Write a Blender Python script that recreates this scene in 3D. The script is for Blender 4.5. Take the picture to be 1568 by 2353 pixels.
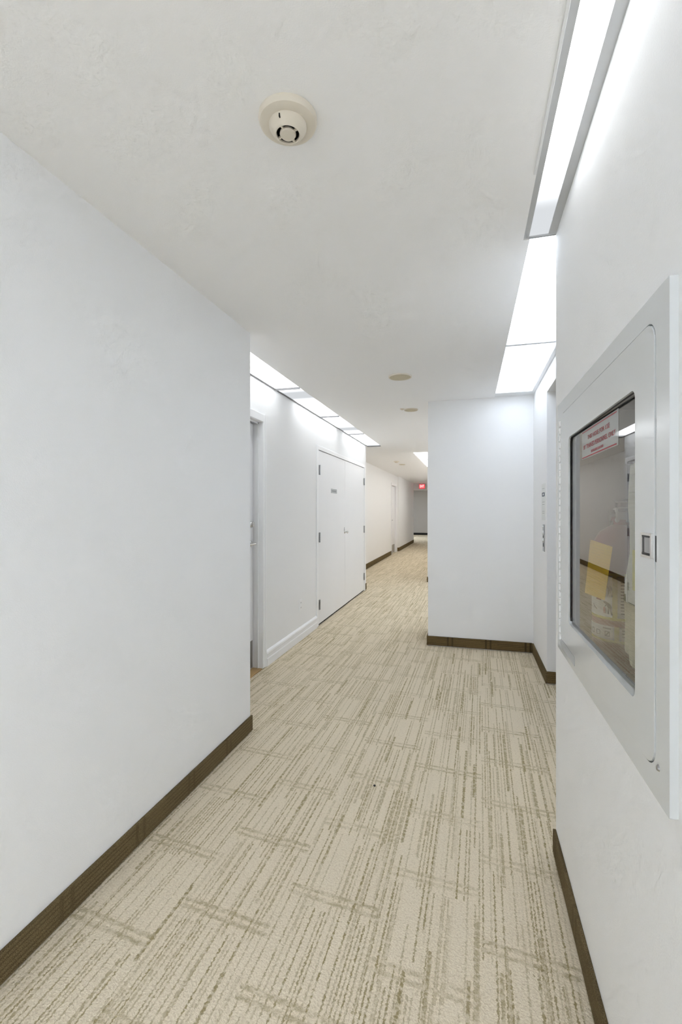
import bpy, bmesh, math, random
from mathutils import Vector, Matrix
random.seed(7)
for o in list(bpy.data.objects): bpy.data.objects.remove(o, do_unlink=True)
SC = bpy.context.scene
COL = SC.collection

# ---------------------------------------------------------------- camera, world, exposure
CAM_H, ZC = 1.36, 2.443
F_PX, YAW, HOR = 1074.71, 0.2687, 1171.16
cam = bpy.data.cameras.new('camera')
cam.sensor_fit = 'VERTICAL'; cam.sensor_height = 36.0; cam.sensor_width = 24.0
cam.lens = 36.0 * F_PX / 2353.0
cam.shift_y = -(1176.5 - HOR) / 2353.0
cam.clip_start = 0.02; cam.clip_end = 80
co = bpy.data.objects.new('camera', cam); COL.objects.link(co)
co.location = (0, 0, CAM_H); co.rotation_euler = (math.pi / 2, 0, YAW)
SC.camera = co
w = bpy.data.worlds.new('world'); SC.world = w; w.use_nodes = True
w.node_tree.nodes['Background'].inputs[0].default_value = (0.9, 0.95, 1, 1)
w.node_tree.nodes['Background'].inputs[1].default_value = 0.3
vs = SC.view_settings
vs.view_transform = 'Standard'; vs.look = 'None'; vs.gamma = 1.0; vs.use_curve_mapping = False
vs.exposure = 0.88
L_LEFT, L_RIGHT, L_NEAR, L_FAR, L_BACK_FILL, L_LOBBY_FILL, L_RECESS_FILL = 2.3, 4.2, 4.0, 3.9, 14.5, 14.0, 4.4     # radiance of the fluorescent lenses; back, lobby and recess are added lights
LENS_COL = (0.79, 0.88, 1.0, 1); LENS_NEUTRAL = (0.93, 0.965, 1.0, 1)
SC.cycles.max_bounces = 9; SC.cycles.diffuse_bounces = 7; SC.cycles.glossy_bounces = 4
SC.cycles.use_adaptive_sampling = True; SC.cycles.adaptive_threshold = 0.12; SC.cycles.adaptive_min_samples = 12
SC.cycles.use_denoising = True

# ---------------------------------------------------------------- materials
def srgb(r, g, b):
    f = lambda c: c / 12.92 if c <= 0.04045 else ((c + 0.055) / 1.055) ** 2.4
    return (f(r / 255), f(g / 255), f(b / 255), 1)

class NT:
    def __init__(s, name):
        s.m = bpy.data.materials.new(name); s.m.use_nodes = True
        s.t = s.m.node_tree; s.n = s.t.nodes; s.l = s.t.links
        s.b = s.n.get('Principled BSDF'); s.out = s.n.get('Material Output')
    def new(s, typ, **kw):
        nd = s.n.new(typ)
        for k, v in kw.items(): setattr(nd, k, v)
        return nd
    def put(s, sock, v):
        if isinstance(v, bpy.types.NodeSocket): s.l.new(v, sock)
        else: sock.default_value = v
    def math(s, op, a, b=None, c=None, clamp=False):
        nd = s.new('ShaderNodeMath', operation=op); nd.use_clamp = clamp
        s.put(nd.inputs[0], a)
        if b is not None: s.put(nd.inputs[1], b)
        if c is not None: s.put(nd.inputs[2], c)
        return nd.outputs[0]
    def mix(s, f, a, b):
        nd = s.new('ShaderNodeMix', data_type='RGBA')
        s.put(nd.inputs[0], f); s.put(nd.inputs[6], a); s.put(nd.inputs[7], b)
        return nd.outputs[2]
    def step(s, v, e0, e1):
        nd = s.new('ShaderNodeMapRange', interpolation_type='SMOOTHSTEP')
        s.put(nd.inputs[0], v); nd.inputs[1].default_value = e0; nd.inputs[2].default_value = e1
        return nd.outputs[0]
    def noise(s, vec, scale, detail=2.0):
        nd = s.new('ShaderNodeTexNoise'); s.put(nd.inputs['Vector'], vec)
        nd.inputs['Scale'].default_value = scale; nd.inputs['Detail'].default_value = detail
        return nd.outputs[0]
    def white(s, x, y=0.0, z=0.0):
        c = s.new('ShaderNodeCombineXYZ'); s.put(c.inputs[0], x); s.put(c.inputs[1], y); s.put(c.inputs[2], z)
        nd = s.new('ShaderNodeTexWhiteNoise', noise_dimensions='3D'); s.l.new(c.outputs[0], nd.inputs['Vector'])
        return nd.outputs['Value']
    def pos(s):
        return s.new('ShaderNodeNewGeometry').outputs['Position']
    def bump(s, h, strength, dist):
        nd = s.new('ShaderNodeBump'); nd.inputs['Strength'].default_value = strength
        nd.inputs['Distance'].default_value = dist
        s.put(nd.inputs['Height'], h); s.l.new(nd.outputs[0], s.b.inputs['Normal'])

def paint(name, col, rough=0.6, bump=0.15, scale=420.0, var=0.02, spec=0.3, metal=0.0):
    t = NT(name); p = t.pos()
    n = t.noise(p, 2.3, 1.0)
    c2 = tuple(max(0, x * (1 - var * 2)) for x in col[:3]) + (1,)
    if var: t.put(t.b.inputs['Base Color'], t.mix(n, col, c2))
    else: t.b.inputs['Base Color'].default_value = col
    t.b.inputs['Roughness'].default_value = rough
    t.b.inputs['Specular IOR Level'].default_value = spec
    t.b.inputs['Metallic'].default_value = metal
    if bump: t.bump(t.noise(p, scale, 0.0), bump, 0.001)
    return t.m

M = {}
M['wall'] = paint('wall_paint', (0.87, 0.87, 0.87, 1), 0.7, 0.25, 330, 0.0)
M['ceiling'] = paint('ceiling_paint', (0.935, 0.935, 0.94, 1), 0.85, 0.2, 260, 0.0)
M['trim'] = paint('white_trim_enamel', (0.90, 0.90, 0.91, 1), 0.35, 0.05, 200)
M['door'] = paint('white_door_enamel', (0.87, 0.87, 0.88, 1), 0.42, 0.1, 260)
M['cab'] = paint('white_powder_coat', (0.69, 0.71, 0.72, 1), 0.13, 0.03, 500, 0.01, 0.5)
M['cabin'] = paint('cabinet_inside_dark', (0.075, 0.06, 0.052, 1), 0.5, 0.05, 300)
M['ivory'] = paint('ivory_plastic', (0.76, 0.70, 0.60, 1), 0.4, 0.0)
M['cream'] = paint('cream_grille', (0.62, 0.56, 0.42, 1), 0.6, 0.5, 900)
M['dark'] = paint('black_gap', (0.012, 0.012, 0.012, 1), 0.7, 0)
M['rail'] = paint('grey_light_rail', (0.55, 0.56, 0.57, 1), 0.45, 0)
M['raild'] = paint('dark_grey_light_rail', (0.22, 0.22, 0.22, 1), 0.45, 0)
M['railw'] = paint('white_light_rail', (0.84, 0.85, 0.86, 1), 0.45, 0)
M['chrome'] = paint('brushed_chrome', (0.72, 0.71, 0.69, 1), 0.22, 0, metal=1.0)
M['steel'] = paint('satin_steel', (0.42, 0.42, 0.43, 1), 0.38, 0, metal=1.0)
M['kick'] = paint('kick_plate_steel', (0.42, 0.40, 0.37, 1), 0.35, 0.1, 300, metal=1.0)
M['plate'] = paint('engraved_grey_plate', (0.42, 0.44, 0.45, 1), 0.4, 0.05)
M['platetxt'] = paint('plate_engraving', (0.27, 0.28, 0.30, 1), 0.5, 0)
M['wood'] = paint('oak_threshold', (0.55, 0.36, 0.16, 1), 0.5, 0.2, 90, 0.15)
M['red'] = paint('extinguisher_red', (0.27, 0.016, 0.015, 1), 0.3, 0)
M['redink'] = paint('red_ink', (0.36, 0.035, 0.045, 1), 0.5, 0)
M['paper'] = paint('label_white', (0.78, 0.79, 0.77, 1), 0.5, 0)
M['yellow'] = paint('label_yellow', (0.78, 0.68, 0.06, 1), 0.5, 0)
M['ink'] = paint('label_dark_ink', (0.06, 0.06, 0.065, 1), 0.5, 0)
M['inkgrey'] = paint('label_grey_ink', (0.25, 0.25, 0.25, 1), 0.5, 0)
M['blue'] = paint('navy_square', (0.02, 0.03, 0.07, 1), 0.5, 0)
M['black'] = paint('black_rubber', (0.02, 0.02, 0.022, 1), 0.5, 0)
M['grey_tape'] = paint('grey_tape', (0.50, 0.52, 0.54, 1), 0.5, 0)
M['endwall'] = paint('taupe_wall', (0.55, 0.52, 0.48, 1), 0.7, 0.2, 330)

def mat_tag():
    t = NT('yellow_tag_paper'); p = t.pos()
    s = t.new('ShaderNodeSeparateXYZ'); t.l.new(p, s.inputs[0])
    ln = t.math('PINGPONG', s.outputs[2], 0.004)
    k = t.math('MULTIPLY', t.step(ln, 0.0026, 0.0034), t.step(t.noise(p, 160, 2), 0.45, 0.6))
    t.put(t.b.inputs['Base Color'], t.mix(t.math('MULTIPLY', k, 0.35), (0.90, 0.58, 0.006, 1), (0.42, 0.3, 0.03, 1)))
    t.b.inputs['Roughness'].default_value = 0.7
    return t.m
M['tag'] = mat_tag()

def mat_hose():
    t = NT('cream_woven_hose'); p = t.pos()
    wv = t.new('ShaderNodeTexWave', wave_type='BANDS', bands_direction='Z'); t.l.new(p, wv.inputs[0])
    wv.inputs['Scale'].default_value = 110; wv.inputs['Distortion'].default_value = 1.5
    t.put(t.b.inputs['Base Color'], t.mix(wv.outputs[1], (0.90, 0.85, 0.68, 1), (0.78, 0.73, 0.56, 1)))
    t.b.inputs['Roughness'].default_value = 0.85
    t.bump(wv.outputs[1], 0.4, 0.001)
    return t.m
M['hose'] = mat_hose()

def mat_glass(name, tint=(0.93, 0.96, 0.95, 1), gain=1.0):
    t = NT(name); t.n.remove(t.b)
    tr = t.new('ShaderNodeBsdfTransparent'); tr.inputs[0].default_value = tint
    gl = t.new('ShaderNodeBsdfGlossy'); gl.inputs['Roughness'].default_value = 0.0
    fr = t.new('ShaderNodeFresnel'); fr.inputs[0].default_value = 1.5
    mx = t.new('ShaderNodeMixShader')
    # both faces of the pane reflect: 2F/(1+F)
    t.put(mx.inputs[0], t.math('DIVIDE', t.math('MULTIPLY', fr.outputs[0], 2.0), t.math('ADD', fr.outputs[0], 1.0))); t.l.new(tr.outputs[0], mx.inputs[1]); t.l.new(gl.outputs[0], mx.inputs[2])
    t.l.new(mx.outputs[0], t.out.inputs[0])
    return t.m
M['glass'] = mat_glass('cabinet_glass')

def mat_sign():
    t = NT('frosted_sign_film')
    t.b.inputs['Base Color'].default_value = (0.72, 0.74, 0.73, 1); t.b.inputs['Roughness'].default_value = 0.35
    t.b.inputs['Alpha'].default_value = 0.5
    return t.m
M['film'] = mat_sign()

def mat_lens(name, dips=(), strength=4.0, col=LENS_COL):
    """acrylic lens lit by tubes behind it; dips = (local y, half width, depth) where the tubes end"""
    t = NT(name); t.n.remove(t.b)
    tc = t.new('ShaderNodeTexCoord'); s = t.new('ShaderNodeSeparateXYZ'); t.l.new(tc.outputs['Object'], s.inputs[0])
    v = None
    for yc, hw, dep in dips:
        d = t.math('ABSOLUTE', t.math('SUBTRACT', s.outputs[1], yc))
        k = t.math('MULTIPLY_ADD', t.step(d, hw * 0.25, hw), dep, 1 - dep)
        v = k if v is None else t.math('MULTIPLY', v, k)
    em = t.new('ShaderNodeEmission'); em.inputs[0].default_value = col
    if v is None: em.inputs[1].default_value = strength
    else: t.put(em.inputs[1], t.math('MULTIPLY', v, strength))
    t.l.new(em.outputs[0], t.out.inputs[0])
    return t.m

def mat_emit(name, col, st):
    t = NT(name); t.n.remove(t.b)
    em = t.new('ShaderNodeEmission'); em.inputs[0].default_value = col; em.inputs[1].default_value = st
    t.l.new(em.outputs[0], t.out.inputs[0]); return t.m
M['exit_red'] = mat_emit('exit_sign_red', (1.0, 0.035, 0.05, 1), 1.3)
M['exit_txt'] = mat_emit('exit_letters', (1.0, 0.72, 0.66, 1), 1.2)

def mat_carpet():
    t = NT('striped_loop_carpet'); p = t.pos()
    # fine wobble of the loop rows
    nz = t.new('ShaderNodeTexNoise'); t.l.new(p, nz.inputs['Vector']); nz.inputs['Scale'].default_value = 130; nz.inputs['Detail'].default_value = 2
    sub = t.new('ShaderNodeVectorMath', operation='SUBTRACT'); t.l.new(nz.outputs[1], sub.inputs[0]); sub.inputs[1].default_value = (0.5, 0.5, 0.5)
    mul = t.new('ShaderNodeVectorMath', operation='SCALE'); t.l.new(sub.outputs[0], mul.inputs[0]); mul.inputs['Scale'].default_value = 0.014
    add = t.new('ShaderNodeVectorMath', operation='ADD'); t.l.new(p, add.inputs[0]); t.l.new(mul.outputs[0], add.inputs[1])
    s = t.new('ShaderNodeSeparateXYZ'); t.l.new(add.outputs[0], s.inputs[0])
    X, Y = s.outputs[0], s.outputs[1]
    u = t.math('MULTIPLY_ADD', Y, -math.tan(math.radians(1.3)), X)
    v = t.math('MULTIPLY_ADD', X, math.tan(math.radians(5.0)), Y)
    # staggered blocks 0.33 m wide, 0.38 m long
    uc = t.math('DIVIDE', u, 0.33); col = t.math('FLOOR', uc)
    jit = t.math('MULTIPLY', t.white(col, 3.3), 0.22)
    vb = t.math('ADD', t.math('MULTIPLY_ADD', col, 0.5, t.math('DIVIDE', v, 0.38)), jit)
    row = t.math('FLOOR', vb); fv = t.math('FRACT', vb)
    # lengthwise yarn rows
    def yarn(pitch, duty, seed, thr, seglen):
        uu = t.math('DIVIDE', u, pitch); ci = t.math('FLOOR', uu); fu = t.math('FRACT', uu)
        off = t.math('MULTIPLY', t.white(ci, seed), 5.0)
        seg = row if seglen is None else t.math('FLOOR', t.math('ADD', t.math('DIVIDE', v, seglen), off))
        on = t.step(t.white(ci, seg, seed + 1.7), thr, thr + 0.12)
        d = t.math('ABSOLUTE', t.math('SUBTRACT', fu, 0.5))
        line = t.math('SUBTRACT', 1.0, t.step(d, duty * 0.5 - 0.08, duty * 0.5 + 0.08))
        amp = t.math('MULTIPLY_ADD', t.white(ci, seg, seed + 9.1), 0.6, 0.4)
        return t.math('MULTIPLY', t.math('MULTIPLY', line, on), amp)
    a = t.math('MAXIMUM', yarn(0.0128, 0.40, 1.0, 0.50, None), yarn(0.0171, 0.34, 8.0, 0.62, 0.8))
    b = yarn(0.0230, 0.48, 5.0, 0.80, 0.30)
    # cross bars: two fine lines at each block end, a little blurred
    def bar(c, hw):
        d = t.math('ABSOLUTE', t.math('SUBTRACT', fv, c))
        return t.math('SUBTRACT', 1.0, t.step(d, hw * 0.4, hw))
    cross = t.math('MAXIMUM', bar(0.10, 0.030), bar(0.18, 0.030))
    cross = t.math('MULTIPLY', cross, t.math('MULTIPLY_ADD', t.white(row, col, 2.2), 0.35, 0.32))
    cross = t.math('MULTIPLY', cross, t.math('MULTIPLY_ADD', t.step(t.noise(p, 17, 2), 0.36, 0.58), 0.6, 0.4))
    brk = t.step(t.noise(p, 60, 2), 0.36, 0.56)
    brk2 = t.math('MULTIPLY_ADD', brk, 0.6, 0.4)
    k = t.math('MAXIMUM', t.math('MAXIMUM', a, b), cross)
    k = t.math('MULTIPLY', k, brk2, clamp=True)
    fine = t.noise(p, 300, 2); big = t.noise(p, 1.6, 0)
    base = t.mix(big, CARPET_A, CARPET_B)
    base = t.mix(t.math('MULTIPLY', t.step(fine, 0.40, 0.68), 0.5), base, CARPET_C)
    base = t.mix(t.math('MULTIPLY', t.step(t.noise(p, 120, 2), 0.46, 0.70), 0.55), base, CARPET_C)
    colr = t.mix(t.math('MULTIPLY', k, 0.95), base, CARPET_D)
    t.put(t.b.inputs['Base Color'], colr)
    t.b.inputs['Roughness'].default_value = 0.95; t.b.inputs['Specular IOR Level'].default_value = 0.1
    t.bump(t.noise(p, 150, 2), 0.9, 0.005)
    return t.m
CARPET_A, CARPET_B = (0.78, 0.69, 0.53, 1), (0.74, 0.65, 0.50, 1)
CARPET_C, CARPET_D = (0.60, 0.50, 0.36, 1), (0.30, 0.24, 0.115, 1)
M['carpet'] = mat_carpet()

def mat_base(axis):
    """brown carpet base strip: threads along its length, paired dark bars at the pattern repeat"""
    t = NT('brown_carpet_base_' + axis); p = t.pos(); s = t.new('ShaderNodeSeparateXYZ'); t.l.new(p, s.inputs[0])
    L = s.outputs[0 if axis == 'x' else 1]; Z = s.outputs[2]
    zz = t.math('DIVIDE', Z, 0.0165); ci = t.math('FLOOR', zz)
    seg = t.math('FLOOR', t.math('MULTIPLY_ADD', t.white(ci, 2.0), 7.0, t.math('DIVIDE', L, 0.3)))
    th = t.math('MULTIPLY', t.step(t.math('ABSOLUTE', t.math('SUBTRACT', t.math('FRACT', zz), 0.5)), 0.15, 0.42),
                t.math('MULTIPLY_ADD', t.white(ci, seg, 1.0), 0.8, 0.2))
    fl = t.math('FRACT', t.math('DIVIDE', L, 0.36))
    def bar(c): return t.math('SUBTRACT', 1.0, t.step(t.math('ABSOLUTE', t.math('SUBTRACT', fl, c)), 0.012, 0.035))
    br = t.math('MULTIPLY', t.math('MAXIMUM', bar(0.42), bar(0.54)), 0.75 if axis == 'x' else 0.3)
    k = t.math('MAXIMUM', th if axis == 'x' else t.math('MULTIPLY', th, 0.5), br)
    fine = t.noise(p, 420, 3)
    c = t.mix(t.step(fine, 0.35, 0.65), (0.22, 0.155, 0.07, 1) if axis == 'x' else (0.24, 0.18, 0.095, 1), (0.12, 0.083, 0.036, 1) if axis == 'x' else (0.10, 0.072, 0.034, 1))
    t.put(t.b.inputs['Base Color'], t.mix(t.math('MULTIPLY', k, 0.92), c, (0.025, 0.017, 0.008, 1)))
    t.b.inputs['Roughness'].default_value = 0.95; t.b.inputs['Specular IOR Level'].default_value = 0.1
    t.bump(fine, 0.6, 0.003)
    return t.m
M['base_x'] = mat_base('x'); M['base_y'] = mat_base('y')

# ---------------------------------------------------------------- mesh helpers
WL = {}                                    # world location of each object
def tag(o, label=None, cat=None, group=None, kind=None):
    if label: o['label'] = label
    if cat: o['category'] = cat
    if group: o['group'] = group
    if kind: o['kind'] = kind
    return o
def thing(name, loc, label, cat, group=None, kind=None):
    o = bpy.data.objects.new(name, None); COL.objects.link(o); o.location = loc
    o.empty_display_size = 0.05; WL[o.name] = Vector(loc)
    return tag(o, label, cat, group, kind)
def obj(name, bm, mat, parent=None, loc=None, smooth=False):
    """bm is in world coordinates; the origin goes to loc (or the centre of its base)"""
    bmesh.ops.recalc_face_normals(bm, faces=bm.faces[:])
    vsx = [v.co for v in bm.verts]
    if loc is None:
        mn = Vector((min(v.x for v in vsx), min(v.y for v in vsx), min(v.z for v in vsx)))
        mx = Vector((max(v.x for v in vsx), max(v.y for v in vsx), max(v.z for v in vsx)))
        loc = Vector(((mn.x + mx.x) / 2, (mn.y + mx.y) / 2, mn.z))
    loc = Vector(loc)
    bm.transform(Matrix.Translation(-loc))
    me = bpy.data.meshes.new(name); bm.to_mesh(me); bm.free()
    if smooth:
        me.polygons.foreach_set('use_smooth', [True] * len(me.polygons))
        try: me.set_sharp_from_angle(angle=math.radians(40))
        except Exception: pass
    me.materials.append(mat if not isinstance(mat, str) else M[mat])
    o = bpy.data.objects.new(name, me); COL.objects.link(o)
    if parent is not None:
        o.parent = parent; o.location = loc - WL[parent.name]
    else: o.location = loc
    WL[o.name] = loc
    return o
def box(bm, x0, x1, y0, y1, z0, z1, bev=0.0, seg=2):
    r = bmesh.ops.create_cube(bm, size=1.0)
    vs_ = r['verts']
    for v in vs_:
        v.co = Vector(((x0 + x1) / 2 + v.co.x * (x1 - x0), (y0 + y1) / 2 + v.co.y * (y1 - y0), (z0 + z1) / 2 + v.co.z * (z1 - z0)))
    if bev > 0:
        es = list({e for v in vs_ for e in v.link_edges})
        bmesh.ops.bevel(bm, geom=es, offset=bev, segments=seg, affect='EDGES', profile=0.5)
    return bm
def B(*a, **k): return box(bmesh.new(), *a, **k)
def boxes(lst, bev=0.0):
    bm = bmesh.new()
    for a in lst: box(bm, *a, bev=bev)
    return bm
def lathe(bm, prof, c, axis='z', n=40):
    """prof: list of (radius, height) from c along axis"""
    cx, cy, cz = c; rings = []
    for r, h in prof:
        ring = []
        for i in range(n):
            a = 2 * math.pi * i / n; p, q = r * math.cos(a), r * math.sin(a)
            co_ = {'z': (cx + p, cy + q, cz + h), 'x': (cx + h, cy + p, cz + q), 'y': (cx + p, cy + h, cz + q)}[axis]
            ring.append(bm.verts.new(co_))
        rings.append(ring)
    for a, b in zip(rings, rings[1:]):
        for i in range(n): bm.faces.new((a[i], a[(i + 1) % n], b[(i + 1) % n], b[i]))
    if prof[0][0] > 1e-5: bm.faces.new(rings[0])
    if prof[-1][0] > 1e-5: bm.faces.new(rings[-1])
    bmesh.ops.remove_doubles(bm, verts=bm.verts[:], dist=1e-6)
    return bm
def tube(bm, pts, r, n=12):
    pts = [Vector(p) for p in pts]; rings = []
    for i, p in enumerate(pts):
        d = (pts[min(i + 1, len(pts) - 1)] - pts[max(i - 1, 0)]).normalized()
        a = d.orthogonal().normalized() if i == 0 else (rings_u - d * rings_u.dot(d)).normalized()
        rings_u = a; b = d.cross(a)
        rr = r[i] if isinstance(r, (list, tuple)) else r
        rings.append([bm.verts.new(p + rr * (a * math.cos(2 * math.pi * k / n) + b * math.sin(2 * math.pi * k / n))) for k in range(n)])
    for a, b in zip(rings, rings[1:]):
        for i in range(n): bm.faces.new((a[i], a[(i + 1) % n], b[(i + 1) % n], b[i]))
    bm.faces.new(rings[0]); bm.faces.new(rings[-1])
    return bm
def rrect(y0, y1, z0, z1, r, n=6):
    pts = []
    for cy, cz, a0 in ((y1 - r, z1 - r, 0), (y0 + r, z1 - r, 90), (y0 + r, z0 + r, 180), (y1 - r, z0 + r, 270)):
        for i in range(n + 1):
            a = math.radians(a0 + 90 * i / n); pts.append((cy + r * math.cos(a), cz + r * math.sin(a)))
    return pts
def ring_plate(bm, outer, inner, x0, x1):
    """flat plate in the y-z plane from x0 (front) to x1 with a hole; loops of equal length"""
    n = len(outer)
    L = [[bm.verts.new((x, p[0], p[1])) for p in lp] for x in (x0, x1) for lp in (outer, inner)]
    of, inf, ob, inb = L
    for i in range(n):
        j = (i + 1) % n
        bm.faces.new((of[i], of[j], inf[j], inf[i])); bm.faces.new((ob[i], inb[i], inb[j], ob[j]))
        bm.faces.new((of[i], ob[i], ob[j], of[j])); bm.faces.new((inf[i], inf[j], inb[j], inb[i]))
    return bm
def solid_plate(bm, loop, x0, x1):
    f = [bm.verts.new((x0, p[0], p[1])) for p in loop]; b = [bm.verts.new((x1, p[0], p[1])) for p in loop]
    bm.faces.new(f); bm.faces.new(b)
    n = len(loop)
    for i in range(n): bm.faces.new((f[i], f[(i + 1) % n], b[(i + 1) % n], b[i]))
    return bm
def text_bm(s, size, extrude, mat4, fit_w=None):
    cu = bpy.data.curves.new('txt', 'FONT'); cu.body = s; cu.size = size; cu.extrude = extrude
    cu.align_x = 'CENTER'; cu.align_y = 'CENTER'; cu.resolution_u = 3
    o = bpy.data.objects.new('txt', cu); COL.objects.link(o)
    bpy.context.view_layer.update()
    dg = bpy.context.evaluated_depsgraph_get()
    me = bpy.data.meshes.new_from_object(o.evaluated_get(dg))
    bm = bmesh.new(); bm.from_mesh(me)
    bpy.data.objects.remove(o); bpy.data.curves.remove(cu); bpy.data.meshes.remove(me)
    if fit_w:
        xs = [v.co.x for v in bm.verts]; k = fit_w / (max(xs) - min(xs))
        bm.transform(Matrix.Diagonal((k, 1, 1, 1)))
    bm.transform(mat4)
    return bm
# text bases: columns are (reading direction, up, outward normal)
def basis(rd, up, nrm, at):
    m = Matrix.Identity(4)
    for i, v in enumerate((rd, up, nrm)):
        for j in range(3): m[j][i] = v[j]
    for j in range(3): m[j][3] = at[j]
    return m

# ---------------------------------------------------------------- the setting
XL1, YL1 = -1.298, 2.616          # near left wall and its end
XL2, YL2 = -1.708, 7.80           # wall with the doors
XL3, XL4, YJ = -2.276, -2.232, 15.2
XP, YP = -0.403, 4.753            # projecting corner in the middle
XA, YA = 0.582, 3.951             # lift lobby recess
XR, YR = 0.329, 2.009             # near right wall (hose cabinet)
XF, YF = -0.762, 8.88             # right wall of the far corridor
YQ = 5.45                          # unseen recess added behind the projecting wall to hold extra lights
YH, YE, YB = 19.375, 25.5, -6.4
YK = -0.9                          # unseen widening added behind the camera to hold extra lights
ZT = 2.62
st = dict(kind='structure')
def S(name, bm, mat, parent=None, **k):
    o = obj(name, bm, mat, parent, **k)
    if parent is None: o['kind'] = 'structure'
    return o

S('floor', B(-3.6, 1.8, YB - 0.15, YE + 0.2, -0.06, 0.0), 'carpet')
# ceiling with the slots for the light strips
SLOTS = [(XL2, -1.455, YL1, 7.85), (0.231, XA, YR, YP), (0.208, XR, YK, YR), (0.231, XA, YK - 4 * 1.309, YK), (-1.04, XF, 8.92, 16.78), (-3.2, -2.9, 21.0, 23.6), (0.27, 0.62, YQ, YF)]
def ceiling_bm():
    xs = sorted({-3.6, 1.8} | {v for s in SLOTS for v in s[:2]}); ys = sorted({YB, YE + 0.2} | {v for s in SLOTS for v in s[2:]})
    bm = bmesh.new()
    for x0, x1 in zip(xs, xs[1:]):
        run = None
        for y0, y1 in zip(ys, ys[1:]):
            cx, cy = (x0 + x1) / 2, (y0 + y1) / 2
            hole = any(a < cx < b and c < cy < d for a, b, c, d in SLOTS)
            if hole:
                if run: box(bm, x0, x1, run[0], run[1], ZC, ZT); run = None
            else: run = (run[0], y1) if run else (y0, y1)
        if run: box(bm, x0, x1, run[0], run[1], ZC, ZT)
    return bm
S('ceiling', ceiling_bm(), 'ceiling')
S('ceiling_deck', B(-3.6, 1.8, YB, YE + 0.2, ZT, ZT + 0.05), 'ceiling')

S('wall_left', B(-1.95, XL1, YB, YL1, 0, ZC), 'wall')
D1 = (2.74, 3.665, 2.107)          # near door opening: y0, y1, top
CL = (5.185, 7.645, 2.06)          # closet opening
S('wall_left_middle', boxes([
    (-1.95, XL2, YL1, D1[0], 0, ZC), (-1.95, XL2, D1[0], D1[1], D1[2], ZC), (-1.95, XL2, D1[1], CL[0], 0, ZC),
    (-1.95, XL2, CL[0], CL[1], CL[2], ZC), (-1.95, XL2, CL[1], YL2, 0, ZC), (-2.05, -1.95, YL1, YL2, 0, ZC)]), 'wall')
D3 = (14.0, 14.9, 2.10)
S('wall_left_far', boxes([
    (-2.45, XL3, YL2, D3[0], 0, ZC), (-2.45, XL3, D3[0], D3[1], D3[2], ZC), (-2.45, XL3, D3[1], YJ, 0, ZC),
    (-2.6, -2.45, YL2 - 0.1, YJ, 0, ZC), (-2.45, -2.05, YL2 - 0.1, YL2, 0, ZC), (-2.6, XL4, YJ, YH, 0, ZC)]), 'wall')
S('wall_lobby_left', B(-3.6, -3.4, YH, YE, 0, ZC), 'endwall')
S('wall_lobby_return', B(-3.4, -2.6, YH - 0.12, YH, 0, ZC), 'wall')
S('wall_end', B(-3.6, 1.8, YE, YE + 0.2, 0, ZC), 'endwall')
S('wall_header', B(XL4, XF, YH, YH + 0.25, 2.167, ZC), 'wall')
S('wall_pillar', boxes([(XP, 1.5, YP, YQ, 0, ZC), (0.62, 1.5, YQ, YF, 0, ZC)]), 'wall')
S('wall_right_far', B(XF, 1.5, YF, YE, 0, ZC), 'wall')
S('wall_alcove', boxes([(XA, 1.5, YA, YP, 0, ZC), (XA, 1.5, 2.95, YA, 2.28, ZC), (XA, 1.5, YR, 2.95, 0, ZC),
                        (0.86, 1.5, 2.95, YA, 0, 2.28)]), 'wall')
CAV = (0.935, 1.83, 0.885, 1.712, 0.56)
S('wall_right', boxes([
    (XR, 1.5, YK, CAV[0], 0, ZC), (XA, 1.5, YB, YK, 0, ZC), (XR, 1.5, CAV[1], YR, 0, ZC), (XR, 1.5, CAV[0], CAV[1], 0, CAV[2]),
    (XR, 1.5, CAV[0], CAV[1], CAV[3], ZC), (CAV[4], 1.5, CAV[0], CAV[1], CAV[2], CAV[3])]), 'wall')
S('wall_behind', B(XL1, XA, YB - 0.15, YB, 0, ZC), 'wall')

# baseboards (brown carpet strips)
BH, BT = 0.098, 0.012
def strip(name, x0, x1, y0, y1, ax, h=BH):
    return S(name, B(x0, x1, y0, y1, 0.007, h, bev=0.0025), 'base_' + ax)
strip('baseboard_left', XL1, XL1 + BT, YB, YL1 + BT, 'y')
strip('baseboard_pillar', XP - BT, XA - BT, YP - BT, YP, 'x')
strip('baseboard_pillar_side', XP - BT, XP, YP, YQ, 'y')
strip('baseboard_recess', 0.62 - BT, 0.62, YQ, YF - BT, 'y')
strip('baseboard_alcove', XA - BT, XA, YA - BT, YP - BT, 'y')
strip('baseboard_alcove_jamb', XA, 0.86, YA - BT, YA, 'x')
strip('baseboard_right', XR - BT, XR, YK, YR, 'y')
strip('baseboard_right_back', XA - BT, XA, YB, YK, 'y')
strip('baseboard_closet_corner', XL2, XL2 + BT, 7.712, YL2, 'y', 0.11)
strip('baseboard_far_left', XL3, XL3 + BT, YL2, D3[0] - 0.07, 'y', 0.125)
strip('baseboard_far_jog', XL3, XL4 + BT, YJ - BT, YJ, 'x', 0.125)
strip('baseboard_far_left_end', XL4, XL4 + BT, YJ, YH, 'y', 0.125)
strip('baseboard_far_right', XF - BT, XF, YF, YE, 'y')
strip('baseboard_far_right_corner', XF - BT, 0.62 - BT, YF - BT, YF, 'x')
S('baseboard_end', B(-3.4, XF - BT, YE - BT, YE, 0, 0.11), paint('black_rubber_base', (0.012, 0.011, 0.010, 1), 0.5, 0))

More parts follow.
